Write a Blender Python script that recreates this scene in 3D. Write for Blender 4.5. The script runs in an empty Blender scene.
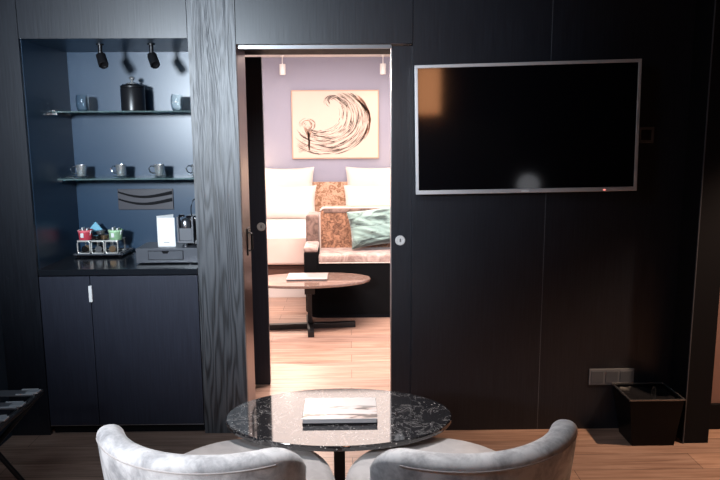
import bpy, bmesh, math, random
from math import sin, cos, pi, radians as R
from mathutils import Vector, Matrix, Euler, noise
random.seed(7)
sc = bpy.context.scene
COL = sc.collection

# ---------------------------------------------------------------- camera, world, light, exposure
cam_d = bpy.data.cameras.new('camera')
cam = bpy.data.objects.new('camera', cam_d); COL.objects.link(cam)
cam_d.sensor_width = 36; cam_d.lens = 677/720*36
cam.location = (0, 0, 1.62)
cam.rotation_mode = 'QUATERNION'
M3 = (Matrix.Rotation(R(-.807), 3, 'Z') @ Matrix.Rotation(pi/2-R(9.05), 3, 'X') @ Matrix.Rotation(R(-.346), 3, 'Z'))
cam.rotation_quaternion = M3.to_quaternion()
cam_d.clip_start = .05
sc.camera = cam

sc.view_settings.view_transform = 'Standard'
sc.view_settings.look = 'None'
sc.view_settings.gamma = 1
sc.view_settings.exposure = 0.0
sc.view_settings.use_curve_mapping = False
w = bpy.data.worlds.new('world'); sc.world = w; w.use_nodes = True
w.node_tree.nodes['Background'].inputs[0].default_value = (.75, .85, 1, 1)
w.node_tree.nodes['Background'].inputs[1].default_value = .012

def light(name, kind, loc, target, power, color, size=.2, size_y=None, spot=60, blend=.5):
    d = bpy.data.lights.new(name, kind); o = bpy.data.objects.new(name, d); COL.objects.link(o)
    d.energy = power; d.color = color; o.location = loc
    if kind == 'AREA':
        d.size = size
        if size_y: d.shape = 'RECTANGLE'; d.size_y = size_y
        else: d.shape = 'DISK'
    elif kind == 'SPOT':
        d.shadow_soft_size = size; d.spot_size = R(spot); d.spot_blend = blend
    else: d.shadow_soft_size = size
    v = Vector(target)-Vector(loc)
    o.rotation_euler = v.to_track_quat('-Z', 'Y').to_euler()
    return o
COOL = (.80, .90, 1.0); WARM = (1, .84, .77)
light('key_light_left', 'SPOT', (-1.45, .35, 1.95), (-.74, 3.5, 1.82), 700, COOL, .17, spot=62, blend=1)
light('chair_downlight', 'SPOT', (-.05, 2.35, 2.5), (-.05, 2.15, .5), 130, (1, .96, .95), .08, spot=54, blend=.9)
light('chair_side_light', 'SPOT', (-1.6, .6, 1.5), (-.6, 2.0, .6), 150, (.95, .96, 1), .12, spot=36, blend=1)
light('door_fill_spot', 'SPOT', (-.05, 1.2, 2.5), (-.1, 3.9, 1.0), 95, (1, .96, .95), .06, spot=36, blend=1)  # unseen spot added to brighten the door locks
light('fill_light', 'AREA', (-1.1, 1.3, 2.45), (-1.25, 2.9, .2), 20, (.66, .84, 1), .9)
light('entry_downlight', 'SPOT', (2.45, 2.7, 2.42), (1.95, 2.6, 0), 235, (1, .68, .46), .04, spot=75, blend=.5)
light('bedroom_fill_panel', 'AREA', (-.1, 6.15, 2.47), (-.1, 6.15, 0), 125, WARM, 3.2, 3.3)  # unseen panel, sized to brighten the bedroom and fill the tabletop reflection
light('bedroom_front_fill', 'AREA', (-.2, 4.62, 2.44), (-.25, 5.5, .0), 105, WARM, 1.4, .3)  # unseen panel added and tilted to brighten the bed front and floor

# ---------------------------------------------------------------- materials
def inp(n, *names):
    for k in names:
        if k in n.inputs: return n.inputs[k]
def mat(name, col, rough=.5, metal=0, spec=.5, coat=0, trans=0, emit=None, estr=0, ior=None, sheen=0):
    m = bpy.data.materials.new(name); m.use_nodes = True
    b = m.node_tree.nodes['Principled BSDF']
    b.inputs['Base Color'].default_value = (*col, 1); b.inputs['Roughness'].default_value = rough
    b.inputs['Metallic'].default_value = metal; b.inputs['Specular IOR Level'].default_value = spec
    b.inputs['Coat Weight'].default_value = coat; b.inputs['Transmission Weight'].default_value = trans
    b.inputs['Sheen Weight'].default_value = sheen
    if ior: b.inputs['IOR'].default_value = ior
    if emit: b.inputs['Emission Color'].default_value = (*emit, 1); b.inputs['Emission Strength'].default_value = estr
    return m
def nodes(m):
    t = m.node_tree; return t, t.nodes['Principled BSDF'], t.nodes.new, t.links.new
def coords(m, scale=(1, 1, 1), world=False, rot=(0, 0, 0)):
    t, b, N, L = nodes(m)
    mp = N('ShaderNodeMapping'); mp.inputs['Scale'].default_value = scale; mp.inputs['Rotation'].default_value = rot
    if world: g = N('ShaderNodeNewGeometry'); L(g.outputs['Position'], mp.inputs[0])
    else: g = N('ShaderNodeTexCoord'); L(g.outputs['Object'], mp.inputs[0])
    return mp.outputs[0]
def noise_n(m, vec, scale, detail=4, dist=0, rough=.5):
    t, b, N, L = nodes(m); n = N('ShaderNodeTexNoise'); n.inputs['Scale'].default_value = scale
    n.inputs['Detail'].default_value = detail; n.inputs['Distortion'].default_value = dist; n.inputs['Roughness'].default_value = rough
    L(vec, n.inputs['Vector']); return n.outputs['Fac']
def ramp(m, fac, stops):
    t, b, N, L = nodes(m); r = N('ShaderNodeValToRGB'); e = r.color_ramp.elements
    while len(e) < len(stops): e.new(.5)
    for k, (p, c) in enumerate(stops): e[k].position = p; e[k].color = (*c, 1) if len(c) == 3 else c
    L(fac, r.inputs[0]); return r.outputs[0]
def bump(m, h, strength=.3, dist=.002):
    t, b, N, L = nodes(m); n = N('ShaderNodeBump'); n.inputs['Strength'].default_value = strength; n.inputs['Distance'].default_value = dist
    L(h, n.inputs['Height']); L(n.outputs[0], b.inputs['Normal']); return n
def math_n(m, op, a, v):
    t, b, N, L = nodes(m); n = N('ShaderNodeMath'); n.operation = op; L(a, n.inputs[0])
    if isinstance(v, (int, float)): n.inputs[1].default_value = v
    else: L(v, n.inputs[1])
    return n.outputs[0]
def setc(m, out): t, b, N, L = nodes(m); L(out, b.inputs['Base Color'])

def veneer(name, c1, c2, rough, spec, grain=.25):
    """fine straight-grained stained veneer"""
    m = mat(name, c1, rough, spec=spec)
    v = coords(m, (130, 130, 5), world=True)
    n = noise_n(m, v, 1, 3, .3)
    setc(m, ramp(m, n, [(.35, c1), (.7, c2)])); bump(m, n, grain, .001); return m
M = {}
M['veneer'] = veneer('black_stained_oak_veneer', (.006, .0074, .012), (.012, .0145, .021), .36, .48)
M['veneer_plain'] = veneer('dark_navy_cabinet_front', (.017, .020, .034), (.025, .029, .047), .42, .45, .12)
# the oak panel with the cathedral grain
m = mat('black_oak_with_cathedral_grain', (.02, .024, .03), .44, spec=.7); M['oak'] = m
v = coords(m, (5.0, 1, .40), world=True)
n = noise_n(m, v, 1.5, 2.2, .1)
rings = math_n(m, 'SINE', math_n(m, 'MULTIPLY', n, 130), 0)
v2 = coords(m, (210, 200, 5), world=True); n2 = noise_n(m, v2, 1, 3, .2)
mix = math_n(m, 'ADD', math_n(m, 'MULTIPLY', rings, .32), math_n(m, 'MULTIPLY', n2, 1.0))
setc(m, ramp(m, mix, [(.12, (.006, .007, .010)), (.42, (.040, .045, .054)), (.85, (.070, .076, .086))]))
bump(m, mix, .8, .0015)
M['niche'] = mat('blue_lacquer', (.010, .040, .085), .33, spec=.62)
m = M['niche']; n = noise_n(m, coords(m, (1, 1, 1), True), 60, 3); bump(m, n, .06, .001)
M['blue_wall'] = mat('dark_blue_fabric_wall', (.018, .035, .060), .85)
m = M['blue_wall']; n = noise_n(m, coords(m, (1, 1, 1), True), 300, 2); bump(m, n, .4, .001)
M['counter'] = mat('polished_black_counter', (.010, .012, .016), .16, spec=.6)
# floor boards running across the room
m = mat('brown_oak_planks', (.2, .12, .08), .38, spec=.4); M['floor'] = m
t, b, N, L = nodes(m)
br = N('ShaderNodeTexBrick'); L(coords(m, (1, 1, 1), True), br.inputs['Vector'])
br.inputs['Scale'].default_value = 1; br.inputs['Brick Width'].default_value = 1.7; br.inputs['Row Height'].default_value = .16
br.inputs['Mortar Size'].default_value = .0018; br.inputs['Color1'].default_value = (.86, .86, .86, 1); br.inputs['Color2'].default_value = (1.1, 1.06, 1.0, 1)
br.inputs['Mortar'].default_value = (.3, .3, .3, 1); br.offset = .37
g = noise_n(m, coords(m, (1.6, 26, 1), True), 1.6, 6, .6, .6)
gc = ramp(m, g, [(.3, (.26, .15, .112)), (.5, (.42, .265, .205)), (.72, (.55, .37, .295))])
mx = N('ShaderNodeMix'); mx.data_type = 'RGBA'; mx.blend_type = 'MULTIPLY'; mx.inputs['Factor'].default_value = 1
L(gc, mx.inputs['A']); L(br.outputs['Color'], mx.inputs['B']); L(mx.outputs['Result'], b.inputs['Base Color']); bump(m, g, .15, .001)
M['ceil'] = mat('white_ceiling_paint', (.75, .73, .71), .8)
M['dark_ceil'] = mat('dark_grey_ceiling_paint', (.08, .08, .085), .8)
m = mat('lilac_striped_wallpaper', (.5, .48, .55), .8); M['paper'] = m
v = coords(m, (150, 1, 1), True); t, b, N, L = nodes(m)
wv = N('ShaderNodeTexWave'); wv.inputs['Scale'].default_value = .32; wv.inputs['Distortion'].default_value = .3; L(v, wv.inputs['Vector'])
setc(m, ramp(m, wv.outputs['Fac'], [(.0, (.27, .29, .38)), (.5, (.36, .37, .47))])); bump(m, wv.outputs['Fac'], .3, .002)
M['pink_wall'] = mat('dusty_brown_pink_wall', (.26, .15, .13), .8)
M['black'] = mat('matt_black_paint', (.006, .006, .008), .7, spec=.15)
M['blackgloss'] = mat('gloss_black_lacquer', (.006, .006, .008), .12, spec=.6)
M['blackmetal'] = mat('powder_coated_black_metal', (.012, .012, .014), .35, metal=.3)
M['chrome'] = mat('polished_chrome', (.85, .86, .88), .12, metal=1)
M['brushed'] = mat('brushed_aluminium', (.62, .62, .64), .3, metal=1)
M['jamb'] = mat('satin_metal_jamb', (.15, .105, .10), .33, metal=1)
M['trackmetal'] = mat('grey_track_metal', (.20, .20, .21), .4, metal=.8)
M['wire'] = mat('bright_steel_wire', (.80, .78, .74), .3, metal=.5)
M['steel'] = mat('satin_steel', (.85, .85, .85), .22, metal=.85)
M['lock'] = mat('satin_nickel_lock', (.62, .62, .62), .45, metal=.35)
M['bezel'] = mat('silver_tv_bezel', (.62, .63, .66), .35, metal=.6)
M['screen'] = mat('black_glass_screen', (.002, .002, .003), .07, spec=.7)
M['white'] = mat('white_plastic', (.82, .82, .82), .4)
M['paperwhite'] = mat('white_card', (.85, .85, .84), .6)
M['grey'] = mat('dark_grey_plastic', (.075, .08, .095), .35)
M['midgrey'] = mat('grey_translucent_plastic', (.16, .165, .18), .25)
M['plategrey'] = mat('socket_grey', (.08, .085, .10), .4)
M['glass'] = mat('clear_glass', (.92, .97, .97), .02, trans=1, ior=1.45)
M['shelfglass'] = mat('green_edged_shelf_glass', (.60, .84, .84), .03, trans=.86, ior=1.45)
# marble
def marble(name, base, vein, speck):
    m = mat(name, base, .05, spec=.5); t, b, N, L = nodes(m); b.inputs['IOR'].default_value = 1.9
    v = coords(m); n = noise_n(m, v, 9, 8, 1.2, .65)
    d = math_n(m, 'ABSOLUTE', math_n(m, 'SUBTRACT', n, .5), 0)
    c1 = ramp(m, d, [(.0, vein), (.006, tuple(.4*x for x in vein)), (.018, base)])
    vo = N('ShaderNodeTexVoronoi'); vo.inputs['Scale'].default_value = 60; L(v, vo.inputs['Vector'])
    n3 = noise_n(m, v, 9, 2); th = math_n(m, 'MULTIPLY', n3, .42)
    s = math_n(m, 'LESS_THAN', vo.outputs['Distance'], math_n(m, 'SUBTRACT', th, .10))
    mx = N('ShaderNodeMix'); mx.data_type = 'RGBA'; L(s, mx.inputs['Factor']); L(c1, mx.inputs['A']); mx.inputs['B'].default_value = (*speck, 1)
    L(mx.outputs['Result'], b.inputs['Base Color']); return m
M['marble'] = marble('black_marble_with_white_veins', (.018, .017, .019), (.22, .21, .21), (.55, .53, .50))
M['marble_brown'] = marble('brown_black_marble', (.20, .125, .10), (.40, .30, .26), (.34, .26, .22))
# velvets
def velvet(name, dark, lightc, scale=16, rough=.75, lo=.36, hi=.62, sheen=.3, dist=1.2, stretch=(1, 1, 1), rot=(0, 0, 0)):
    m = mat(name, lightc, rough, sheen=sheen); v = coords(m, stretch, rot=rot)
    n = noise_n(m, v, scale, 8, dist, .65); setc(m, ramp(m, n, [(lo, dark), (hi, lightc)]))
    f = noise_n(m, v, 260, 2); bump(m, math_n(m, 'ADD', n, math_n(m, 'MULTIPLY', f, .4)), .25, .002); return m
M['velvet'] = velvet('light_grey_crushed_velvet', (.34, .34, .36), (.80, .79, .80), 13, lo=.34, hi=.60, dist=.35)
M['velvet_seat'] = velvet('pale_pinkish_grey_velvet', (.50, .46, .45), (.62, .575, .56), 9)
M['copper_velvet'] = velvet('mottled_copper_velvet', (.11, .045, .022), (.40, .20, .115), 26, lo=.40, hi=.6)
M['brown_velvet'] = velvet('brown_crushed_velvet', (.07, .04, .03), (.24, .15, .12), 12)
M['seat_velvet'] = velvet('beige_brown_velvet', (.22, .14, .12), (.48, .36, .31), 9)
M['headboard'] = velvet('copper_floral_fabric', (.30, .15, .08), (.62, .40, .28), 22, lo=.42, hi=.56)
M['teal'] = velvet('pale_teal_velvet', (.02, .035, .033), (.21, .31, .28), 3.0, lo=.38, hi=.50, stretch=(1, 1, 4.5), rot=(0, R(28), 0))  # dark diagonal slashes paint the shade of wrinkles into the colour
M['piping'] = mat('pale_piping', (.55, .45, .40), .6)
M['linen'] = mat('white_bed_linen', (.68, .62, .58), .8)
M['runner'] = mat('cream_pink_bed_linen', (.74, .58, .51), .8)
M['bedwood'] = mat('dark_brown_bed_frame', (.10, .045, .03), .5)
for k in ('linen', 'runner'):
    m = M[k]; n = noise_n(m, coords(m), 5, 4, .5); bump(m, n, .35, .01)

# ---------------------------------------------------------------- mesh helpers
class MB:
    def __init__(s): s.bm = bmesh.new()
    def box(s, x0, x1, y0, y1, z0, z1, bev=0, seg=2):
        r = bmesh.ops.create_cube(s.bm, size=1); vs = r['verts']
        for v in vs: v.co = Vector(((x0+x1)/2+v.co.x*(x1-x0), (y0+y1)/2+v.co.y*(y1-y0), (z0+z1)/2+v.co.z*(z1-z0)))
        if bev:
            es = list({e for v in vs for e in v.link_edges})
            bmesh.ops.bevel(s.bm, geom=es, offset=bev, segments=seg, affect='EDGES', profile=.5)
        return s
    def prism(s, pts, axis, a, b):
        """closed outline pts (u,v) extruded along axis from a to b"""
        def P(u, v, w): return {'x': (w, u, v), 'y': (u, w, v), 'z': (u, v, w)}[axis]
        lo = [s.bm.verts.new(P(u, v, a)) for u, v in pts]; hi = [s.bm.verts.new(P(u, v, b)) for u, v in pts]
        s.bm.faces.new(lo); s.bm.faces.new(hi[::-1]); n = len(pts)
        for i in range(n): s.bm.faces.new((lo[i], hi[i], hi[(i+1) % n], lo[(i+1) % n]))
        return s
    def lathe(s, prof, c=(0, 0, 0), seg=28, sx=1, sy=1, close=True):
        rows = []
        for r, z in prof:
            if r < 1e-6: rows.append([s.bm.verts.new((c[0], c[1], c[2]+z))])
            else: rows.append([s.bm.verts.new((c[0]+r*sx*cos(2*pi*k/seg), c[1]+r*sy*sin(2*pi*k/seg), c[2]+z)) for k in range(seg)])
        for a, b in zip(rows, rows[1:]):
            for k in range(seg):
                k2 = (k+1) % seg
                if len(a) == 1 and len(b) == 1: continue
                if len(a) == 1: s.bm.faces.new((a[0], b[k], b[k2]))
                elif len(b) == 1: s.bm.faces.new((a[k], b[0], a[k2]))
                else: s.bm.faces.new((a[k], b[k], b[k2], a[k2]))
        return s
    def tube(s, pts, r, seg=10, closed=False):
        pts = [Vector(p) for p in pts]; n = len(pts); rings = []
        rs = r if isinstance(r, (list, tuple)) else [r]*n
        up = Vector((0, 0, 1))
        for i, p in enumerate(pts):
            d = (pts[(i+1) % n]-pts[i-1]) if closed else (pts[min(i+1, n-1)]-pts[max(i-1, 0)])
            d.normalize(); u = up if abs(d.dot(up)) < .95 else Vector((1, 0, 0))
            a = d.cross(u).normalized(); bb = d.cross(a).normalized()
            rings.append([s.bm.verts.new(p+rs[i]*(cos(2*pi*k/seg)*a+sin(2*pi*k/seg)*bb)) for k in range(seg)])
        for i in range(n if closed else n-1):
            A, B = rings[i], rings[(i+1) % n]
            for k in range(seg): s.bm.faces.new((A[k], A[(k+1) % seg], B[(k+1) % seg], B[k]))
        if not closed: s.bm.faces.new(rings[0][::-1]); s.bm.faces.new(rings[-1])
        return s
    def grid(s, f, nu, nv, wrapu=False, wrapv=False):
        V = [[s.bm.verts.new(f(i, j)) for j in range(nv)] for i in range(nu)]
        for i in range(nu if wrapu else nu-1):
            for j in range(nv if wrapv else nv-1):
                try: s.bm.faces.new((V[i][j], V[(i+1) % nu][j], V[(i+1) % nu][(j+1) % nv], V[i][(j+1) % nv]))
                except ValueError: pass
        return V
    def xf(s, mtx): bmesh.ops.transform(s.bm, matrix=mtx, verts=s.bm.verts[:]); return s
    def build(s, name, material, parent=None, smooth=False, loc=None):
        bmesh.ops.remove_doubles(s.bm, verts=s.bm.verts[:], dist=1e-5)
        bmesh.ops.recalc_face_normals(s.bm, faces=s.bm.faces[:])
        me = bpy.data.meshes.new(name); s.bm.to_mesh(me); s.bm.free()
        me.materials.append(material)
        o = bpy.data.objects.new(name, me); COL.objects.link(o)
        if loc: o.location = loc
        if parent: o.parent = parent
        if smooth:
            for p in me.polygons: p.use_smooth = True
            try: me.set_sharp_from_angle(angle=R(40))
            except Exception: pass
        return o
def tag(o, label=None, cat=None, group=None, kind=None):
    for k, v in (('label', label), ('category', cat), ('group', group), ('kind', kind)):
        if v: o[k] = v
    return o
def thing(name, label, cat, loc=(0, 0, 0), rz=0, group=None):
    o = bpy.data.objects.new(name, None); COL.objects.link(o); o.location = loc; o.rotation_euler.z = rz
    o.empty_display_size = .05
    return tag(o, label, cat, group)
def struct(name, mb, m): return tag(mb.build(name, m), kind='structure')
def copy_tree(o, parent=None):
    c = o.copy(); COL.objects.link(c); c.parent = parent
    for ch in [x for x in bpy.data.objects if x.parent == o]: copy_tree(ch, c)
    return c

# ---------------------------------------------------------------- the setting
YW = 3.5      # face of the panelled wall;  YB: face of the bedroom side
YF = 4.23
YBACK = 8.4
struct('floor', MB().box(-2.6, 3.4, -1.7, 8.6, -.08, 0), M['floor'])
struct('ceiling_lounge', MB().box(-1.95, 3.3, -1.6, 3.5, 2.55, 2.62), M['dark_ceil'])
struct('ceiling_bedroom', MB().box(-2.5, 3.0, 4.33, YBACK, 2.515, 2.60), M['ceil'])
struct('wall_left', MB().box(-1.95, -1.85, -1.6, 3.6, 0, 2.55), M['blue_wall'])
struct('wall_back', MB().box(-1.95, 3.3, -1.7, -1.6, 0, 2.55), M['veneer'])
struct('wall_right', MB().box(3.2, 3.3, -1.6, 3.6, 0, 2.55), M['veneer'])
g = .0015
# front wall panels, separated by fine joints
p = MB()
T = .025
p.box(-1.85, -1.64-g, YW, YW+T, 0, 2.55)
p.box(-1.64+g, -.8045-g, YW, YW+T, 2.088, 2.55)
struct('wall_front', p, M['veneer'])
struct('wall_front_oak_panel', MB().box(-.8045+g, -.566, YW, YW+.03, 0, 2.55), M['oak'])
p = MB()
p.box(-.563, .32-g, YW, YW+T, 2.058, 2.55)
p.box(.32+g, 1.018-g, YW, YW+T, 0, 2.55)
p.box(1.018+g, 1.735, YW, YW+T, 0, 2.55)
struct('wall_front_television_side', p, M['veneer'])
struct('trim_lit_seam', MB().box(1.0165, 1.0195, YW-.001, YW+.02, 0, 2.55), M['grey'])  # grey strip stands in for the lit edge of the panel joint
p = MB()     # structure behind the panels (thick double wall)
p.box(-1.95, -1.66, YW+T, 4.30, 0, 2.6); p.box(-1.66, -.78, 4.10, 4.16, 0, 2.6)
p.box(-1.66, -.78, YW+T, 4.10, 2.11, 2.6)
p.box(-.78, -.63, YW+.035, 4.10, 0, 2.6)
p.box(-.63, .33, 3.60, 4.18, 2.08, 2.6); p.box(.33, 3.2, 3.62, 4.16, 0, 2.6)
struct('wall_core', p, M['black'])
p = MB(); p.box(-2.5, -.9, 4.26, 4.33, 0, 2.6); p.box(-.9, .5, 4.26, 4.33, 2.10, 2.6); p.box(.36, 3.2, 4.26, 4.33, 0, 2.6)
struct('wall_bedroom_front', p, M['paper'])
# satin jamb strip that lines the left side of the opening
p = MB(); p.box(-.6, -.566, YW+.031, 3.80, 0, 2.058, .004)
struct('trim_jamb', p, M['jamb'])
struct('trim_track', MB().box(-.556, .214, 3.515, 3.53, 2.036, 2.052).box(-.556, .214, 3.53, 3.60, 2.05, 2.056), M['trackmetal'])
# niche lining
p = MB()
p.box(-1.655, -.79, 4.08, 4.095, .85, 2.10); p.box(-1.655, -1.64, YW+T, 4.08, .85, 2.10)
p.box(-.8045, -.79, YW+.03, 4.08, .85, 2.10); p.box(-1.64, -.8045, YW+T, 4.08, 2.088, 2.10)
struct('wall_niche', p, M['niche'])
# pilaster, alcove wall, baseboards
struct('wall_pilaster', MB().box(1.735, 1.865, 3.31, 3.52, 0, 2.55, .002), M['black'])
struct('trim_edge_highlight', MB().box(1.731, 1.735, 3.306, 3.314, 0, 2.35), M['grey'])  # thin grey strip imitates the highlight along the pilaster's front edge
struct('wall_alcove', MB().box(1.865, 3.25, 3.49, 3.55, 0, 2.55), M['pink_wall'])
struct('baseboard_alcove', MB().box(1.865, 3.2, 3.47, 3.49, 0, .145, .003), M['black'])
# bedroom walls
struct('wall_bedroom_back', MB().box(-2.5, 3.0, YBACK, YBACK+.1, 0, 2.6), M['paper'])
struct('wall_bedroom_left', MB().box(-2.5, -2.4, 4.33, YBACK, 0, 2.6), M['paper'])
struct('wall_bedroom_right', MB().box(2.9, 3.0, 4.33, YBACK, 0, 2.6), M['paper'])

# sliding doors
def ring_pull(parent, x, y, z):
    k = MB().lathe([(0, 0), (.026, 0), (.027, .003), (.024, .006), (.017, .006), (.015, .003), (.0, .003)], seg=32)
    k.xf(Matrix.Translation((x, y, z)) @ Matrix.Rotation(pi/2, 4, 'X')); k.build('door_lock', M['lock'], parent, True)
    s = MB().box(x-.003, x+.003, y-.008, y-.003, z-.008, z+.010, .001); s.build('thumb_turn', M['grey'], parent)
d1 = MB().box(.2165, .80, 3.530, 3.570, .008, 2.05, .002).build('door_1', M['veneer']); tag(d1, kind='structure')
MB().box(.2115, .2165, 3.531, 3.569, .008, 2.05, .001).build('edge_strip', M['brushed'], d1)
ring_pull(d1, .262, 3.530, 1.054)
d2 = MB().box(-.90, -.527, 4.195, 4.235, .008, 2.07, .002).build('door_2', M['veneer_plain']); tag(d2, kind='structure')
ring_pull(d2, -.557, 4.195, 1.041)
pl = MB().box(-.566, -.560, 3.66, 3.76, .955, 1.105, .002); pl.tube([(-.56, 3.70, .975), (-.545, 3.70, .985), (-.545, 3.70, 1.07), (-.56, 3.70, 1.08)], .006)
pl.build('door_handle', M['blackmetal']); tag(bpy.data.objects['door_handle'], kind='structure')

# ---------------------------------------------------------------- minibar cabinet
cb = thing('minibar_cabinet', 'dark navy two-door base cabinet built in under the blue lit niche', 'cabinet', (-1.222, 3.5, 0))
X0, X1 = -1.64+1.222, -.8045+1.222
MB().box(X0+.012, X1-.004, .055, .56, .052, .868).build('body', M['black'], cb)
MB().box(X0+.01, X1-.01, .03, .055, 0, .05).build('plinth', M['black'], cb)
dx = -1.372+1.222
dl = MB().box(X0+.003, dx-.0015, 0, .022, .055, .880, .001).build('door', M['veneer_plain'], cb)
dr = MB().box(dx+.0015, X1-.003, 0, .022, .055, .880, .001).build('door', M['veneer_plain'], cb)
MB().box(dx-.006, dx+.012, -.014, 0, .745, .832, .002).build('handle', M['white'], dr)
MB().box(X0+.003, X1-.003, .002, .012, .0515, .0545).build('bottom_strip', M['brushed'], cb)
MB().box(X0+.001, X1-.002, .003, .572, .885, .918, .002).build('worktop', M['counter'], cb)

# glass shelves with chrome pins
def shelf(z, label):
    s = thing('glass_shelf', label, 'shelf', (-1.222, 3.94, z), 0, 'glass shelves in the niche')
    MB().box(X0+.004, X1-.004, -.13, .132, -.008, 0, .001).build('glass_panel', M['shelfglass'], s)
    for sx in (X0, X1):
        for y in (-.11, .06):
            sg = 1 if sx < 0 else -1
            MB().box(min(sx, sx+sg*.028), max(sx, sx+sg*.028), y-.007, y+.007, -.020, -.0085, .002).box(min(sx, sx+sg*.018), max(sx, sx+sg*.018), y-.007, y+.007, .0005, .008, .002).build('shelf_pin', M['chrome'], s)
shelf(1.744, 'upper clear glass shelf carrying the black ice bucket')
shelf(1.372, 'lower clear glass shelf carrying the row of espresso cups')

# niche spotlights
def nspot(x, label):
    s = thing('spotlight', label, 'spotlight', (x, 3.72, 2.088), 0, 'spotlights in the niche ceiling')
    MB().lathe([(0, 0), (.020, 0), (.020, -.006), (.0, -.006)]).build('ceiling_rose', M['blackmetal'], s, True)
    MB().tube([(0, 0, -.004), (0, 0, -.062)], .011).build('stem', M['blackmetal'], s, True)
    h = MB().lathe([(0, .045), (.018, .045), (.025, .038), (.026, -.036), (.024, -.04), (.019, -.04), (.017, -.028), (0, -.028)], seg=24)
    h.xf(Matrix.Translation((.012, -.012, -.085)) @ Euler((R(-38), R(-28), 0)).to_matrix().to_4x4())
    h.build('lamp_head', M['blackmetal'], s, True)
nspot(-1.318, 'left of the two small black spotlights under the top of the niche')
nspot(-1.048, 'right of the two small black spotlights, above the ice bucket')

# ice bucket
b_ = thing('ice_bucket', 'black cylindrical ice bucket with polished lid on upper glass shelf', 'ice bucket', (-1.228, 3.94, 1.7445))
MB().lathe([(0, 0), (.062, 0), (.066, .004), (.067, .125), (.064, .13), (0, .13)], seg=36).build('body', mat('black_leather', (.010, .010, .012), .32), b_, True)
MB().lathe([(.066, .131), (.067, .140), (.055, .149), (.026, .153), (.012, .156), (.0, .156)], seg=36).build('lid', M['blackmetal'], b_, True)
MB().lathe([(.036, .1500), (.034, .157), (.009, .162), (.007, .172), (.015, .178), (.017, .186), (.011, .193), (0, .195)], seg=24).build('lid_knob', M['steel'], b_, True)
# tumblers
tum = [(r_*.84, z_*.9) for r_, z_ in [(0, .0), (.026, 0), (.034, .012), (.042, .045), (.039, .085), (.034, .102), (.0325, .102), (.0375, .084), (.040, .045), (.033, .015), (.024, .006), (0, .006)]]
for x, lb in ((-1.512, 'clear stemless glass at the left end of the upper glass shelf'), (-.978, 'clear stemless glass at the right end of upper shelf, right of ice bucket')):
    o = MB().lathe(tum, seg=32).build('drinking_glass', M['glass'], smooth=True, loc=(x, 3.93, 1.7445)); tag(o, lb, 'glass', 'glasses on the upper shelf')
# espresso cups
def cup(x, rz, label):
    c = thing('espresso_cup', label, 'cup', (x, 3.93, 1.3725), rz, 'espresso cups on the lower shelf')
    s = MB().lathe([(0, .001), (.022, .001), (.052, .008), (.053, .010), (.022, .005), (0, .005)], seg=32).build('saucer', M['glass'], c, True)
    MB().lathe([(0, .0055), (.021, .0055), (.023, .010), (.029, .072), (.0275, .072), (.0215, .012), (0, .010)], seg=32).build('cup_body', M['steel'], c, True)
    MB().tube([(-.026, 0, .060), (-.045, 0, .064), (-.057, 0, .048), (-.052, 0, .030), (-.036, 0, .022), (-.023, 0, .024)], .004, 8).build('handle', M['chrome'], c, True)
cup(-1.545, .3, 'steel espresso cup at the left end of the lower glass shelf')
cup(-1.318, -.1, 'steel espresso cup second from the left on the lower shelf')
cup(-1.098, .15, 'steel espresso cup third from the left, above the wavy dark plaque')
cup(-.885, .4, 'steel espresso cup half hidden at the right end of the lower shelf')
sp = MB().tube([(0, 0, 0), (.05, -.01, .004), (.09, -.015, .002)], .0022, 8).lathe([(0, 0), (.011, .001), (.012, .003), (0, .001)], seg=16)
tag(sp.build('teaspoon', M['chrome'], smooth=True, loc=(-1.615, 3.89, 1.3755)), 'small steel teaspoon beside the leftmost espresso cup', 'spoon')

# wavy plaque on the niche back
pq = thing('wall_plaque', 'dark grey rectangular plaque with two raised waves on niche back wall', 'plaque', (-1.228, 4.079, 1.23))
MB().box(-.165, .165, -.010, 0, -.062, .062, .002).build('plate', mat('dark_grey_plaque', (.045, .042, .052), .4), pq)
for dz in (.022, -.020):
    top = [(x/100, dz+.020-.020*sin(pi*min(1, (x+16)/32*1.0)**.9*1.25-.35)) for x in range(-16, 17)]
    pts = top + [(x, z-.009-.012*(x+.16)/.32) for x, z in top[::-1]]
    MB().prism(pts, 'y', -.016, -.010).build('wave_strip', M['black'], pq)

# tea tray
tr = thing('serving_tray', 'low dark glossy tray under the tea and capsule rack', 'tray', (-1.450, 3.95, .918))
MB().box(-.140, .140, -.105, .10, .006, .014, .003).build('tray_base', M['blackgloss'], tr)
for a, b2, c, d in ((-.140, -.133, -.105, .10), (.133, .140, -.105, .10), (-.133, .133, -.105, -.098), (-.133, .133, .093, .10)):
    MB().box(a, b2, c, d, .014, .022, .002).build('tray_rim', M['grey'], tr)
for a in (-1, 1):
    for b2 in (-1, 1): MB().box(a*.12-.008, a*.12+.008, b2*.08-.008, b2*.08+.008, 0, .006).build('foot', M['black'], tr)
TR = (-1.455, 3.935, .9345)
rk = thing('capsule_rack', 'chrome wire rack of sachets and capsules on the dark tray', 'rack', TR)
def ring(cx, y, w_, z0, h):
    x0, x1 = cx-w_/2, cx+w_/2; r = .010
    pts = []
    for (ax, az, a0) in ((x1-r, z0+h-r, 0), (x0+r, z0+h-r, 90), (x0+r, z0+r, 180), (x1-r, z0+r, 270)):
        for k in range(4): a = R(a0+30*k); pts.append((ax+r*cos(a), y, az+r*sin(a)))
    return pts
for i in range(3):
    cx = (i-1)*.080-.005
    for y in (-.06, .06):
        MB().tube(ring(cx, y, .070, .003, .070), .0038, 8, True).build('wire_loop', M['wire'], rk, True)
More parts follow.
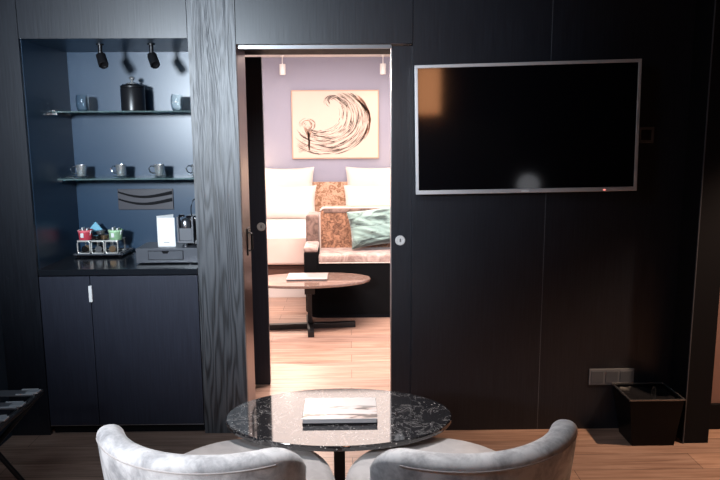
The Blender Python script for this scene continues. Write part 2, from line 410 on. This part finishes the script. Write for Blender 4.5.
MB().tube([(-.115, -.06, .004), (-.115, .06, .004)], .0028, 8).tube([(.115, -.06, .004), (.115, .06, .004)], .0028, 8).tube([(-.12, -.06, .076), (.115, -.06, .076), (.115, .06, .076), (-.12, .06, .076)], .003, 8, True).tube([(-.12, 0, .076), (.115, 0, .076)], .0028, 8).build('wire_frame', M['wire'], rk, True)
caps_m = [mat('dark_capsule_foil', (.02, .018, .018), .25, metal=.6), mat('gold_capsule_foil', (.30, .20, .12), .3, metal=.8), mat('grey_capsule_foil', (.25, .25, .26), .3, metal=.8)]
capm = [(0, 0), (.010, 0), (.013, .004), (.0165, .024), (.019, .0255), (.019, .0275), (0, .0275)]
k = 0
for i in range(3):
    for j in range(2):
        o = MB().lathe(capm, seg=20).xf(Matrix.Rotation(pi/2, 4, 'X')).build('coffee_capsule', caps_m[k % 3], smooth=True, loc=(TR[0]+(i-1)*.080-.005, TR[1]-.022, TR[2]+.0255+j*.0*1))
        if j: o.location.y += .038
        tag(o, ('%s coffee capsule in the %s bay of the wire rack' % (['black', 'gold', 'grey'][k % 3], ['left', 'middle', 'right'][i])), 'capsule', 'coffee capsules in the wire rack'); k += 1
def tub(x, colr, lab, nm):
    o = thing('sachet_cup', lab, 'cup', (x, 3.905, TR[2]+.0795), 0, 'sachet cups on the wire rack')
    MB().lathe([(0, 0), (.034, 0), (.036, .004), (.039, .058), (.0375, .058), (.034, .006), (0, .006)], seg=28).build('cup_body', mat(nm, colr, .45), o, True)
    MB().lathe([(.0385, .046), (.0405, .047), (.041, .056), (.0385, .057)], seg=28).build('rim_band', mat(nm+'_rim', tuple(min(1, c*1.4+.12) for c in colr), .4), o, True)
    for q, (a, hh) in enumerate(((-.016, .066), (-.004, .072), (.010, .068), (.02, .064))):
        MB().box(a-.004, a+.004, -.018, .018, .008, hh, .001).xf(Matrix.Rotation(.2*(q-1.5), 4, 'Y')).build('sachet', M['paperwhite'], o)
    MB().box(-.014, .004, -.0415, -.034, .016, .042, .003).build('printed_patch', M['paperwhite'], o)
tub(-1.537, (.62, .06, .09), 'red paper cup of sachets at the left of the wire rack', 'red_card')
tub(-1.362, (.30, .50, .28), 'light green paper cup of sachets at the right of the rack', 'green_card')
o = MB().prism([(-.052, 0), (.05, 0), (-.002, .06)], 'y', -.006, .006).xf(Matrix.Rotation(R(-8), 4, 'X')).build('tea_sachet', mat('pale_blue_foil', (.18, .50, .68), .4), loc=(-1.500, 3.975, TR[2]+.0795+.035))
tag(o, 'pale blue triangular tea sachet standing behind the red cup', 'tea sachet')
for q, (x, y, rz, cm, lb) in enumerate(((-1.468, 3.90, .3, 0, 'black foil coffee pod lying between the red and green cups'), (-1.432, 3.915, -.2, 1, 'gold foil coffee pod leaning beside the green cup'), (-1.449, 3.91, .1, 2, 'grey foil coffee pod topmost of the small heap between the cups'))):
    o = MB().lathe([(0, 0), (.016, .0), (.022, .005), (.024, .020), (.028, .022), (.028, .025), (0, .026)], seg=20).build('coffee_pod', caps_m[cm], smooth=True, loc=(x, y, TR[2]+.0795+(.026 if q == 2 else 0)*1.05))
    o.rotation_euler = (.0, 0, rz); tag(o, lb, 'coffee pod', 'coffee pods heaped on the rack')

# drawer box with things on top
bx = thing('drawer_box', 'low black box with a notched drawer at the right of the niche worktop', 'storage box', (-.999, 3.735, .918))
MB().box(-.168, .168, -.10, .12, .006, .086, .003).build('body', M['grey'], bx)
MB().box(-.101, .091, -.1012, -.099, .023, .073).build('drawer_gap', M['black'], bx)
dw = MB().box(-.098, .088, -.106, -.099, .026, .070, .002).build('drawer', M['grey'], bx)
MB().prism([(-.026, .0705), (.014, .0705), (.006, .058), (-.018, .058)], 'y', -.1075, -.105).build('finger_notch', M['black'], dw)
for a in (-.12, .12):
    for b2 in (-.07, .09): MB().lathe([(0, 0), (.007, 0), (.007, .006), (0, .006)], (a, b2, 0), 14).build('foot', M['chrome'], bx)
ZB = .918+.0865
cd = thing('menu_card', 'folded white card standing on the low black drawer box', 'card', (-1.008, 3.72, ZB))
MB().box(-.052, .045, -.030, -.0275, 0, .160, .0005).build('front_leaf', M['paperwhite'], cd)
MB().prism([(-.052, -.03), (-.050, -.032), (.020, .045), (.018, .047)], 'z', 0, .17).build('back_leaf', M['paperwhite'], cd)
MB().box(-.018, .012, -.0308, -.0300, .022, .0245).build('printed_line', M['grey'], cd)
mc = thing('coffee_machine', 'small black coffee machine with grey drip frame at the niche edge', 'coffee machine', (-.903, 3.72, ZB))
MB().box(-.010, .085, .0, .11, .0, .165, .012, 3).build('body', M['blackgloss'], mc, True)
MB().box(-.048, -.038, -.035, .02, .028, .165, .003).box(.032, .042, -.035, .02, .028, .165, .003).box(-.048, .042, -.035, .02, .018, .030, .003).build('front_frame', M['midgrey'], mc)
MB().box(-.037, .031, -.028, .0, .031, .100, .003).build('water_window', M['midgrey'], mc)
MB().lathe([(0, .102), (.024, .102), (.026, .108), (.026, .130), (.021, .146), (.010, .154), (0, .156)], (-.004, -.012, 0), 24).build('dome', M['brushed'], mc, True)
MB().lathe([(0, .160), (.016, .160), (.018, .166), (.012, .172), (0, .173)], (-.030, .010, 0), 20).build('button', M['blackgloss'], mc, True)
MB().lathe([(0, 0), (.020, 0), (.020, .003), (.010, .010), (.012, .016), (0, .017)], (-.006, -.022, 0), 20).build('foot', M['chrome'], mc, True)
MB().lathe([(0, .0), (.022, 0), (.022, .006), (0, .006)], (.05, .06, 0), 16).build('rear_foot', M['black'], mc, True)
cbp = [(-.845, 3.88, 1.10), (-.850, 3.86, ZB+.235), (-.868, 3.85, ZB+.255), (-.892, 3.85, ZB+.240), (-.906, 3.85, ZB+.205), (-.910, 3.86, ZB+.17), (-.905, 3.875, ZB+.08), (-.90, 3.89, ZB-.05), (-.90, 3.90, .925)]
tag(MB().tube(cbp, .003, 8).build('power_cable', M['black'], smooth=True), 'thin black cable looping behind the coffee machine', 'cable')

# ---------------------------------------------------------------- television
tv = thing('television', 'wall-mounted flat television with thin silver bezel, switched off', 'television', (.879, 3.44, 1.634))
rot = Matrix.Rotation(R(-4), 4, 'Z') @ Matrix.Rotation(R(-1.0), 4, 'Y')
Wt, Ht = 1.098/2, .640/2; bz = .016
MB().box(-Wt+.004, Wt-.004, -.045, -.012, -Ht+.004, Ht-.004, .003).xf(rot).build('casing', M['black'], tv)
fr = MB(); fr.box(-Wt, Wt, -.052, -.030, Ht-bz, Ht, .002).box(-Wt, Wt, -.052, -.030, -Ht, -Ht+bz*1.3, .002).box(-Wt, -Wt+bz, -.052, -.030, -Ht+bz, Ht-bz, .002).box(Wt-bz, Wt, -.052, -.030, -Ht+bz, Ht-bz, .002)
bzo = fr.xf(rot).build('bezel', M['bezel'], tv)
MB().box(-Wt+bz, Wt-bz, -.0475, -.044, -Ht+bz*1.3, Ht-bz).xf(rot).build('screen', M['screen'], tv)
MB().box(-.02, .018, -.0535, -.0515, -Ht+.006, -Ht+.012).xf(rot).build('maker_mark', M['white'], bzo)
MB().box(.385, .395, -.0540, -.0515, -Ht+.005, -Ht+.010).xf(rot).build('standby_light', mat('red_standby_light', (.6, .1, .1), .4, emit=(1, .25, .2), estr=2), bzo)
MB().box(-.2, .2, .048, .059, -.15, .15).box(-.05, .05, -.02, .05, -.08, .08).build('wall_bracket', M['black'], tv)

# sockets
so = thing('power_socket', 'grey triple power socket plate low on the black wall above the bin', 'socket', (1.411, 3.5, .300))
MB().box(-.122, .122, -.008, 0, -.045, .045, .002).build('plate', M['midgrey'], so)
for k in (-1, 0, 1):
    f = MB().box(k*.079-.034, k*.079+.034, -.0115, -.0080, -.034, .034, .002).build('socket_insert', M['plategrey'], so)
sw = thing('light_switch', 'small square dark switch on the wall right of the television', 'switch', (1.521, 3.5, 1.597))
MB().box(-.041, .041, -.007, 0, -.041, .041, .002).build('plate', M['grey'], sw)
MB().box(-.026, .026, -.010, -.007, -.026, .026, .002).build('rocker', M['black'], sw)

# ---------------------------------------------------------------- waste bin
wb = thing('waste_bin', 'glossy black tapered waste bin on the floor below the socket plate', 'bin', (1.565, 3.385, 0))
def frust(mb, bx0, bx1, by0, by1, z0, tx0, tx1, ty0, ty1, z1):
    lo = [mb.bm.verts.new(v) for v in ((bx0, by0, z0), (bx1, by0, z0), (bx1, by1, z0), (bx0, by1, z0))]
    hi = [mb.bm.verts.new(v) for v in ((tx0, ty0, z1), (tx1, ty0, z1), (tx1, ty1, z1), (tx0, ty1, z1))]
    mb.bm.faces.new(lo[::-1]); 
    for i in range(4): mb.bm.faces.new((lo[i], lo[(i+1) % 4], hi[(i+1) % 4], hi[i]))
    return hi
q = MB(); hi = frust(q, -.112, .108, -.098, .07, 0, -.150, .128, -.135, .10, .262)
hi2 = frust(q, -.105, .101, -.09, .062, .006, -.142, .120, -.127, .092, .262)
for i in range(4): q.bm.faces.new((hi[i], hi[(i+1) % 4], hi2[(i+1) % 4], hi2[i]))
q.build('body', mat('satin_black_bin', (.003, .003, .004), .3, spec=.12), wb)
q = MB()
for a in ((-.154, .132, -.139, -.131), (-.154, .132, .096, .104), (-.154, -.146, -.131, .096), (.124, .132, -.131, .096)): q.box(*a, .261, .269, .001)
q.build('rim', mat('satin_grey_rim', (.22, .22, .23), .25, metal=.8), wb)
def liner(i, j):
    u = i/15; v = j/15; x = -.138+.256*u; y = -.123+.212*v
    return (x, y, .246-.03*sin(pi*u)*sin(pi*v)+.012*noise.noise(Vector((x*25, y*25, 1))))
q = MB(); q.grid(liner, 16, 16); q.build('bin_liner', mat('black_plastic_liner', (.012, .012, .014), .18), wb, True)
tag(MB().lathe([(0, 0), (.012, 0), (.013, .05), (.008, .062), (.008, .07), (0, .071)], seg=18).build('bottle', M['glass'], smooth=True, loc=(1.575, 3.34, .232)), 'small clear bottle poking out of the black bin', 'bottle')

# ---------------------------------------------------------------- coffee tables
def oval_table(name, label, loc, a, b, h, top, stem, blen, bnear, thick=.022):
    t = thing(name, label, 'coffee table', loc)
    MB().lathe([(0, 0), (a-.004, 0), (a, .004), (a, thick-.004), (a-.004, thick), (0, thick)], (0, 0, h-thick), 96, 1, b/a).build('tabletop', top, t, True)
    MB().box(-.03-.012, .03+.012, -.045, .045, h-thick-.10, h-thick, .002).build('column_collar', M['blackmetal'], t)
    MB().box(-stem/2, stem/2, -stem/2, stem/2, .045, h-thick-.10, .002).build('column', M['blackmetal'], t)
    MB().box(-blen, blen, -.025, .025, 0, .045, .002).box(-.025, .025, -bnear, bnear, 0, .045, .002).build('cross_base', M['blackmetal'], t)
    return t
ft = oval_table('coffee_table', 'oval black marble table with white flecks between the two tub chairs', (-.052, 2.58, 0), .452, .281, .50, M['marble'], .045, .30, .20)
bt = oval_table('coffee_table', 'oval brown marble table on a black cross base in the lit bedroom', (-.345, 5.50, 0), .510, .262, .42, M['marble_brown'], .036, .38, .27); bt.rotation_euler.z = R(5)

# magazine on the front table
mg = thing('magazine', 'thick white magazine with pale photo cover on black marble table', 'magazine', (-.047, 2.588, .5005))
MB().box(-.146, .146, -.106, .106, 0, .006, .001).build('back_cover', M['black'], mg)
MB().box(-.144, .143, -.105, .105, .004, .021, .001).build('pages', mat('grey_page_edges', (.42, .42, .44), .7), mg)
cm = mat('pale_landscape_cover', (.8, .8, .8), .35); M['cover'] = cm
t, b, N, L = nodes(cm)
v = coords(cm, (3, 14, 1), rot=(0, 0, .22)); nn = noise_n(cm, v, 1.6, 4, .8)
c = ramp(cm, nn, [(.40, (.06, .05, .05)), (.43, (.60, .46, .42)), (.48, (.60, .59, .59)), (.7, (.66, .66, .66))])
gz = N('ShaderNodeSeparateXYZ'); L(coords(cm), gz.inputs[0])
tp = math_n(cm, 'MULTIPLY', math_n(cm, 'ADD', gz.outputs['Y'], .01), 14); t.nodes[-1].use_clamp = True
mx = N('ShaderNodeMix'); mx.data_type = 'RGBA'; L(tp, mx.inputs['Factor']); L(c, mx.inputs['A']); mx.inputs['B'].default_value = (.62, .62, .62, 1)
L(mx.outputs['Result'], b.inputs['Base Color'])
MB().box(-.146, .146, -.106, .106, .021, .0235, .001).build('front_cover', cm, mg)
# brochure in the bedroom
bk = thing('brochure', 'flat pale brochure lying on the brown marble table in bedroom', 'brochure', (-.362, 5.555, .4205))
MB().box(-.165, .165, -.125, .125, 0, .010, .001).build('pages', M['grey'], bk)
MB().box(-.167, .167, -.127, .127, .010, .014, .001).build('cover', mat('pale_cover', (.36, .30, .29), .4), bk)

# ---------------------------------------------------------------- tub chairs
def tub_chair(label, loc, rz, mirror=1):
    t = thing('tub_chair', label, 'chair', loc, rz, 'grey velvet tub chairs')
    span = R(67); NA = 45; NP = 28
    ZT, ZL = .735, .16
    def back(i, j):
        u = -1+2*i/(NA-1)
        e = abs(u); endf = 1 if e < .68 else math.sqrt(max(0, 1-((e-.68)/.32)**2))
        endf = max(endf, .03)
        ang = -pi/2 + span*u
        th = .040*endf**.8 + .004                     # half thickness
        zt = ZT - .006*e**2 - .13*(1-endf)
        zb = ZL
        a = 2*pi*j/NP
        # stadium section: rounded top and bottom
        c_, s_ = cos(a), sin(a)
        rr = th*(abs(c_)**.8)*(1 if c_ > 0 else -1)
        zz = (zt+zb)/2 + ((zt-zb)/2-th)*(1 if s_ > 0 else -1)*min(1, abs(s_)*3.2) + th*max(0, (abs(s_)))*(1 if s_ > 0 else -1)
        z = zz
        k = (z-zb)/(ZT-zb)
        rad =   .315 + .055*k**1.3 + rr
        return (rad*cos(ang), rad*sin(ang)*1.0, z)
    m = MB(); V = m.grid(back, NA, NP, False, True)
    m.bm.faces.new(V[0][::-1]); m.bm.faces.new(V[-1])
    bo = m.build('backrest', M['velvet'], t, True)
    # stitched seam just below the rim, outside
    def seam(dr, dz, n=60, lim=.70):
        out = []
        for i in range(n):
            u = -lim+2*lim*i/(n-1); ang = -pi/2+span*u; z = ZT-.006*u*u-.030+dz
            k = (z-ZL)/(ZT-ZL); rad = .315+.055*k**1.3+.0405+dr; out.append((rad*cos(ang), rad*sin(ang), z))
        return out
    MB().tube(seam(0, 0), .0028, 8).build('seam', M['velvet_seat'], bo, True)
    # seat: rounded cushion over an upholstered base
    prof = [(0, .30), (.30, .30), (.335, .315), (.352, .35), (.352, .39), (.338, .425), (.305, .444), (.2, .452), (0, .456)]
    MB().lathe(prof, (0, .06, 0), 64, .955, 1.0).build('seat_cushion', M['velvet_seat'], t, True)
    MB().lathe([(0, .15), (.24, .15), (.30, .17), (.33, .24), (.335, .295), (0, .295)], (0, .045, 0), 64).build('seat_base', M['velvet'], t, True)
    for a in (-1, 1):
        for b_ in (-1, 1): MB().tube([(a*.17, b_*.17+.02, .16), (a*.22, b_*.22+.02, 0)], [.016, .010], 12).build('leg', M['blackmetal'], t, True)
    return t
tub_chair('light grey velvet tub chair left of centre, its back to us', (-.412, 2.13, 0), R(-18))
tub_chair('light grey velvet tub chair right of centre, its outer back in shade', (.322, 2.12, 0), R(19))

# ---------------------------------------------------------------- luggage rack
lr = thing('luggage_rack', 'folding black luggage rack with webbing straps by the left blue wall', 'luggage rack', (-1.60, 2.55, 0))
MB().tube([(.222, -.34, .49), (.222, .33, .49)], .014, 10).build('rail', M['blackmetal'], lr, True)
MB().tube([(-.200, -.34, .49), (-.200, .33, .49)], .014, 10).build('rail', M['blackmetal'], lr, True)
for y in (-.30, .30):
    MB().tube([(.222, y, .49), (-.20, y, .01)], .012, 10).build('leg', M['blackmetal'], lr, True)
    MB().tube([(-.200, y+.026, .49), (.15, y+.026, .01)], .012, 10).build('leg', M['blackmetal'], lr, True)
MB().tube([(-.20, -.3, .012), (-.20, .3, .012)], .010, 10).build('floor_bar', M['blackmetal'], lr, True)
MB().tube([(.15, -.274, .012), (.15, .326, .012)], .010, 10).build('floor_bar', M['blackmetal'], lr, True)
strap_m = mat('black_webbing', (.09, .09, .10), .5); n = noise_n(strap_m, coords(strap_m, (1, 60, 1)), 4, 2); bump(strap_m, n, .3, .001)
for y in (.28, .14, .0, -.14, -.27):
    s_ = MB().box(-.205, .226, y-.032, y+.032, .503, .508, .001).build('strap', strap_m, lr)
    MB().tube([(.15, y-.028, .510), (.222, y-.028, .512)], .004, 8).tube([(.15, y+.028, .510), (.222, y+.028, .512)], .004, 8).box(.185, .238, y-.020, y+.020, .507, .516, .003).build('strap_sleeve', mat('shiny_grey_sleeve', (.6, .61, .63), .25, metal=.5) if 'shiny_grey_sleeve' not in bpy.data.materials else bpy.data.materials['shiny_grey_sleeve'], s_)

# ---------------------------------------------------------------- things behind the camera that the screen mirrors
gl = thing('globe_lamp', 'slim floor lamp with a frosted globe, mirrored in the dark screen', 'lamp', (1.24, .5, 0))
MB().lathe([(0, 0), (.13, 0), (.13, .012), (.01, .02), (.008, 1.02), (0, 1.02)], seg=28).build('stand', M['blackmetal'], gl, True)
MB().lathe([(.10*sin(pi*k/16), 1.13-.10*cos(pi*k/16)) for k in range(17)], seg=28).build('globe', mat('frosted_globe', (.8, .8, .8), .5, emit=(.9, .93, 1), estr=1.6), gl, True)
sc_ = thing('wall_lamp', 'tall orange fabric wall lamp, mirrored in the corner of screen', 'lamp', (.26, -1.6, 2.1))
MB().box(-.03, .03, 0, .06, -.04, .04, .003).build('wall_plate', M['blackmetal'], sc_)
MB().lathe([(.12, -.27), (.15, -.27), (.15, .27), (.12, .27), (.0, .265)], (0, .21, 0), 28).build('lamp_shade', mat('orange_lamp_shade', (.6, .3, .15), .7, emit=(1, .42, .18), estr=7), sc_, True)

# ---------------------------------------------------------------- bedroom
bed = thing('bed', 'wide white-made bed with copper headboard behind the sofa', 'bed', (-.23, 7.40, 0))
MB().box(-.93, .93, -.86, .90, .20, .33, .006).build('frame', M['bedwood'], bed)
MB().box(-.88, .88, -.82, .88, 0.0, .198).build('plinth', M['linen'], bed)
def duvet(i, j):
    nu, nv = 60, 60; u = -1+2*i/(nu-1); v = -1+2*j/(nv-1)
    x = u*.96; y = -.91+1.60*(v+1)/2
    z = .615+.012*noise.noise(Vector((x*3, y*3, 0)))
    # drop over sides and foot
    return x, y, z
m = MB(); m.box(-.92, .92, -.87, .88, .332, .585, .05, 4); m.build('mattress', M['linen'], bed, True)
prof = []
q = MB(); nX, nY = 61, 55
def cover(i, j):
    s = (i/(nX-1))*2.52-1.26; t_ = (j/(nY-1))*1.45   # across, and from the foot edge inward
    x = max(-.95, min(.95, s)); dz = max(0, abs(s)-.95)
    yy = t_-.27; dz2 = max(0, -yy); y = -.90+max(0, yy)
    z = .612-max(dz, dz2)*.98
    n_ = .008*noise.noise(Vector((s*5, t_*5, 2)))
    k = 1 if max(dz, dz2) > 0 else 0
    return (x+(n_+.01*(dz > 0))*(1 if s > 0 else -1)*k, y-n_*k-.01*(dz2 > 0), z+(n_ if not k else 0))
q.grid(cover, nX, nY); o = q.build('duvet', M['runner'], bed, True)
md = o.modifiers.new('thick', 'SOLIDIFY'); md.thickness = .02
q = MB().box(-.945, .945, -.20, .50, .592, .625, .012, 3).build('turned_down_sheet', M['linen'], bed, True)
MB().box(-1.25, 1.25, .92, 1.0, .15, 1.018, .02, 3).build('headboard', M['headboard'], bed, True)

def cushion(name, label, cat, loc, w_, h_, t_, m_, rx=0, ry=0, rz=0, group=None, wr=.0):
    n_ = 33
    def f(sgn):
        def g_(i, j):
            u = -1+2*i/(n_-1); v = -1+2*j/(n_-1)
            k = max(0, (1-u**4)*(1-v**4))**.5
            px = u*(1-.07*(1-abs(v)**2)**1*abs(u)) ; pz = v*(1-.07*(1-abs(u)**2)*abs(v))
            d = t_*k*.5 + (wr*k*noise.noise(Vector((u*1.6+sgn, v*4.5+u*2.2, 3*sgn))) if wr else 0)
            return (px*w_/2, -sgn*max(d, .0), pz*h_/2)
        return g_
    q = MB(); q.grid(f(1), n_, n_); q.grid(f(-1), n_, n_)
    o = q.build(name, m_, None, True, loc); o.rotation_euler = (rx, ry, rz)
    return tag(o, label, cat, group)
PG = 'white pillows propped against the headboard'
cushion('pillow', 'white pillow standing against headboard at left, behind the lower one', 'pillow', (-.775, 8.22, .93), .68, .56, .20, M['linen'], R(-8), 0, 0, PG)
cushion('pillow', 'white pillow standing against headboard at right, behind the lower one', 'pillow', (.285, 8.22, .93), .68, .56, .20, M['linen'], R(-8), 0, 0, PG)
cushion('pillow', 'white front pillow on the left side of the bed', 'pillow', (-.765, 7.95, .80), .74, .42, .20, M['linen'], R(-14), 0, 0, PG)
cushion('pillow', 'white front pillow on the right side of bed, behind the sofa', 'pillow', (.29, 7.95, .80), .74, .42, .20, M['linen'], R(-14), 0, 0, PG)

# sofa at the foot of the bed
sf = thing('sofa', 'two-tone velvet sofa with copper back and black base, facing us', 'sofa', (-.405, 5.78, 0))
def rrect(x0, x1, z0, z1, r, only=('tl', 'tr')):
    pts = [(x0, z0), (x1, z0)]
    for k in range(7):
        a = R(15*k); pts.append((x1-r+r*cos(a), z1-r+r*sin(a)))
    for k in range(7):
        a = R(90+15*k); pts.append((x0+r+r*cos(a), z1-r+r*sin(a)))
    return pts
def rbase(w_, d_, r):
    pts = []
    for (cx, cy, a0) in ((r, r, 180), (w_-r, r, 270), (w_-r, d_-r, 0), (r, d_-r, 90)):
        for k in range(7): a = R(a0+15*k); pts.append((cx+r*cos(a), cy+r*sin(a)))
    return pts
SW = 1.55
MB().prism(rbase(SW, .62, .14), 'z', .04, .495).build('base', mat('black_sofa_fabric', (.003, .003, .0035), .9, spec=.1), sf, True)
MB().prism([(x+.03, y+.03) for x, y in rbase(SW-.06, .56, .12)], 'z', 0, .04).build('plinth', M['black'], sf)
sc1 = MB().box(.125, SW-.125, -.005, .42, .492, .572, .022, 4).build('seat_cushion', M['seat_velvet'], sf, True)
MB().tube([(.13, -.006, .500), (SW-.13, -.006, .500)], .005, 8).build('piping', M['piping'], sc1, True)
bk_ = MB().prism(rrect(.12, SW-.12, .50, .945, .05), 'y', .36, .50)
bmesh.ops.bevel(bk_.bm, geom=[e for e in bk_.bm.edges if abs(e.verts[0].co.y-e.verts[1].co.y) < 1e-6], offset=.012, segments=2, affect='EDGES')
bo = bk_.build('backrest', M['copper_velvet'], sf, True)
rp = rrect(.126, SW-.126, .52, .939, .048)[1:]
rp = [(SW-.126, .52)] + rp[1:] + [(.126, .52)]
MB().tube([(x, .360, z) for x, z in rp], .008, 8).build('piping', M['piping'], bo, True)
MB().box(.16, SW-.16, .352, .372, .895, .935, .008).build('top_band', M['brown_velvet'], bo, True)
for s in (0, 1):
    f = (lambda x0, x1: (x0, x1)) if s == 0 else (lambda x0, x1: (SW-x1, SW-x0))
    a0, a1 = f(-.002, .118)
    MB().box(a0, a1, -.01, .60, .30, .600, .02, 3).build('arm', bpy.data.materials['black_sofa_fabric'], sf, True)
    MB().box(a0-.002, a1+.002, -.012, .34, .590, .645, .024, 4).build('arm_pad', M['seat_velvet'], sf, True)
    MB().box(a0, a1, .30, .60, .60, .885, .03, 3).build('arm_wing', M['brown_velvet'], sf, True)
cushion('cushion', 'pale teal velvet cushion leaning in the corner of the sofa', 'cushion', (.215, 6.03, .775), .46, .345, .15, M['teal'], R(-16), R(-7), R(4), None, .03)

# painting
PW, PH = 1.062, .825
pt = thing('painting', 'framed cream canvas with dark brushed wave above the bed', 'painting', (-.174, YBACK-.001, 1.712))
MB().box(-PW/2, PW/2, -.030, 0, -PH/2, PH/2, .003).build('frame', mat('pale_wood_frame', (.55, .36, .26), .5), pt)
cv = MB().box(-PW/2+.014, PW/2-.014, -.034, -.029, -PH/2+.014, PH/2-.014).build('canvas', mat('cream_canvas', (.66, .55, .48), .8), pt)
rnd = random.Random(3)
def strokes(name, m_, specs):
    q = MB()
    for pts, wd in specs:
        n_ = len(pts); L_ = []; R_ = []
        for i, (x, z) in enumerate(pts):
            a = Vector(pts[min(i+1, n_-1)])-Vector(pts[max(i-1, 0)]); a.normalize(); nx, nz = -a.y, a.x
            ww = wd*math.sin(pi*(i+.35)/(n_-.3))*(.6+.8*rnd.random())
            L_.append(q.bm.verts.new((x+nx*ww, -.0355, z+nz*ww))); R_.append(q.bm.verts.new((x-nx*ww, -.0355, z-nz*ww)))
        for i in range(n_-1): q.bm.faces.new((L_[i], R_[i], R_[i+1], L_[i+1]))
    return q.build(name, m_, cv)
# picture coords in the 576x480 crop: x (24..546) y (36..450)
def pc(u, v): return ((u-285)/522*PW, -(v-243)/414*PH)
spec = []; spec2 = []; spec3 = []; plume = []
for k in range(330):
    rr = rnd.random()**.8; cx_, cy_ = 200+rr*30, 170+rr*45
    ra, rb = 110+rr*150, 98+rr*112
    a0 = R(rnd.uniform(-70, 118)); da = R(rnd.uniform(8, 36)); pts = []
    for i in range(9):
        a = a0+da*i/8; u = cx_+ra*cos(a); v = cy_+rb*sin(a)*.98+ (8 if a > 0 else 0)
        if 40 < u < 530 and 50 < v < 425: pts.append(pc(u, v))
    if len(pts) > 3: (spec if rnd.random() < .38 else spec3).append((pts, rnd.uniform(.0012, .0040)))
for k in range(16):   # curl of the crest
    r0 = rnd.uniform(16, 58); a0 = R(rnd.uniform(120, 260)); da = R(rnd.uniform(40, 110)); pts = []
    for i in range(9):
        a = a0+da*i/8; pts.append(pc(275+r0*cos(a), 105+r0*.8*sin(a)))
    spec.append((pts, rnd.uniform(.001, .004)))
for k in range(26):   # small plume at the lower left
    r0 = rnd.uniform(10, 48); a0 = R(rnd.uniform(150, 380)); da = R(rnd.uniform(30, 90)); pts = []
    for i in range(8):
        a = a0+da*i/7; pts.append(pc(118+r0*cos(a)*1.05, 245+r0*.9*sin(a)))
    (plume if k % 2 else spec3).append((pts, rnd.uniform(.002, .006)))
for k in range(10):
    x = 118+(k-4.5)*7; pts = [pc(x+rnd.uniform(-5, 5)+(126-x)*min(1, i/4), 248+i*19) for i in range(9)]; plume.append((pts, .006))
for k in range(12):
    pts = [pc(60+rnd.uniform(-4, 4)+i*8, 345+k*5.5+rnd.uniform(-3, 3)+3*sin(i)) for i in range(7)]; spec3.append((pts, .002))
for k in range(26):   # brown back of the wave
    a0 = R(rnd.uniform(-50, 18)); q_ = rnd.uniform(-14, 12); pts = [pc(230+(262+q_)*cos(a0+.05*i), 222+(200+q_)*sin(a0+.05*i)) for i in range(8)]
    spec2.append((pts, rnd.uniform(.004, .010)))
strokes('dark_brush_strokes', mat('sepia_black_ink', (.07, .045, .04), .7), spec)
strokes('brown_brush_strokes', mat('brown_ink', (.40, .235, .17), .7), spec2)
strokes('plume_strokes', bpy.data.materials['brown_ink'], plume)
strokes('grey_brush_strokes', mat('grey_green_ink', (.26, .22, .18), .7), spec3)

# ceiling spots over the bed
def bspot(x, label):
    s = thing('spotlight', label, 'spotlight', (x, 8.2, 2.515), 0, 'white spotlights over the bed')
    MB().lathe([(0, 0), (.022, 0), (.022, -.01), (.006, -.012), (.006, -.10), (0, -.10)], seg=20).build('stem', M['white'], s, True)
    MB().lathe([(0, -.10), (.034, -.10), (.036, -.105), (.036, -.215), (.034, -.22), (.03, -.215), (0, -.20)], seg=24).build('lamp_head', M['white'], s, True)
    MB().lathe([(0, -.212), (.028, -.212), (.028, -.2085), (0, -.2085)], seg=20).build('bulb', mat('glowing_lens', (1, .8, .5), .5, emit=(1, .72, .42), estr=14), s)
bspot(-.785, 'left white spotlight hanging over the bed, by the door edge')
bspot(.399, 'right white spotlight hanging over the bed, near painting corner')
light('bed_spot_beam', 'SPOT', (-.785, 8.05, 2.27), (-.3, 5.3, .3), 260, (1, .80, .66), .03, spot=95, blend=.6)
light('bed_spot_beam', 'SPOT', (.399, 8.05, 2.27), (.0, 8.3, 1.2), 6, (1, .72, .55), .03, spot=110, blend=.8)

# bedside reading lamps on the headboard ends
def rlamp(x, label):
    s = thing('reading_lamp', label, 'lamp', (x, 8.30, 1.02), 0, 'bedside reading lamps')
    MB().box(-.04, .04, -.04, .02, .0, .02, .003).build('base', M['brushed'], s)
    MB().tube([(0, -.01, .02), (0, -.03, .12)], .006).build('stem', M['brushed'], s, True)
    MB().lathe([(.05, .08), (.065, .10), (.05, .24), (.035, .25), (0, .25)], (0, -.03, 0), 24).build('lamp_shade', mat('warm_shade', (.9, .75, .5), .6, emit=(1, .68, .35), estr=6), s, True)
    light('reading_glow', 'POINT', (x*.94-.01, 8.02, 1.18), (x, 8, 0), 6, (1, .68, .4), .05)
rlamp(-1.22, 'small warm reading lamp at the left end of headboard')
rlamp(.78, 'small warm reading lamp at the right end of headboard')
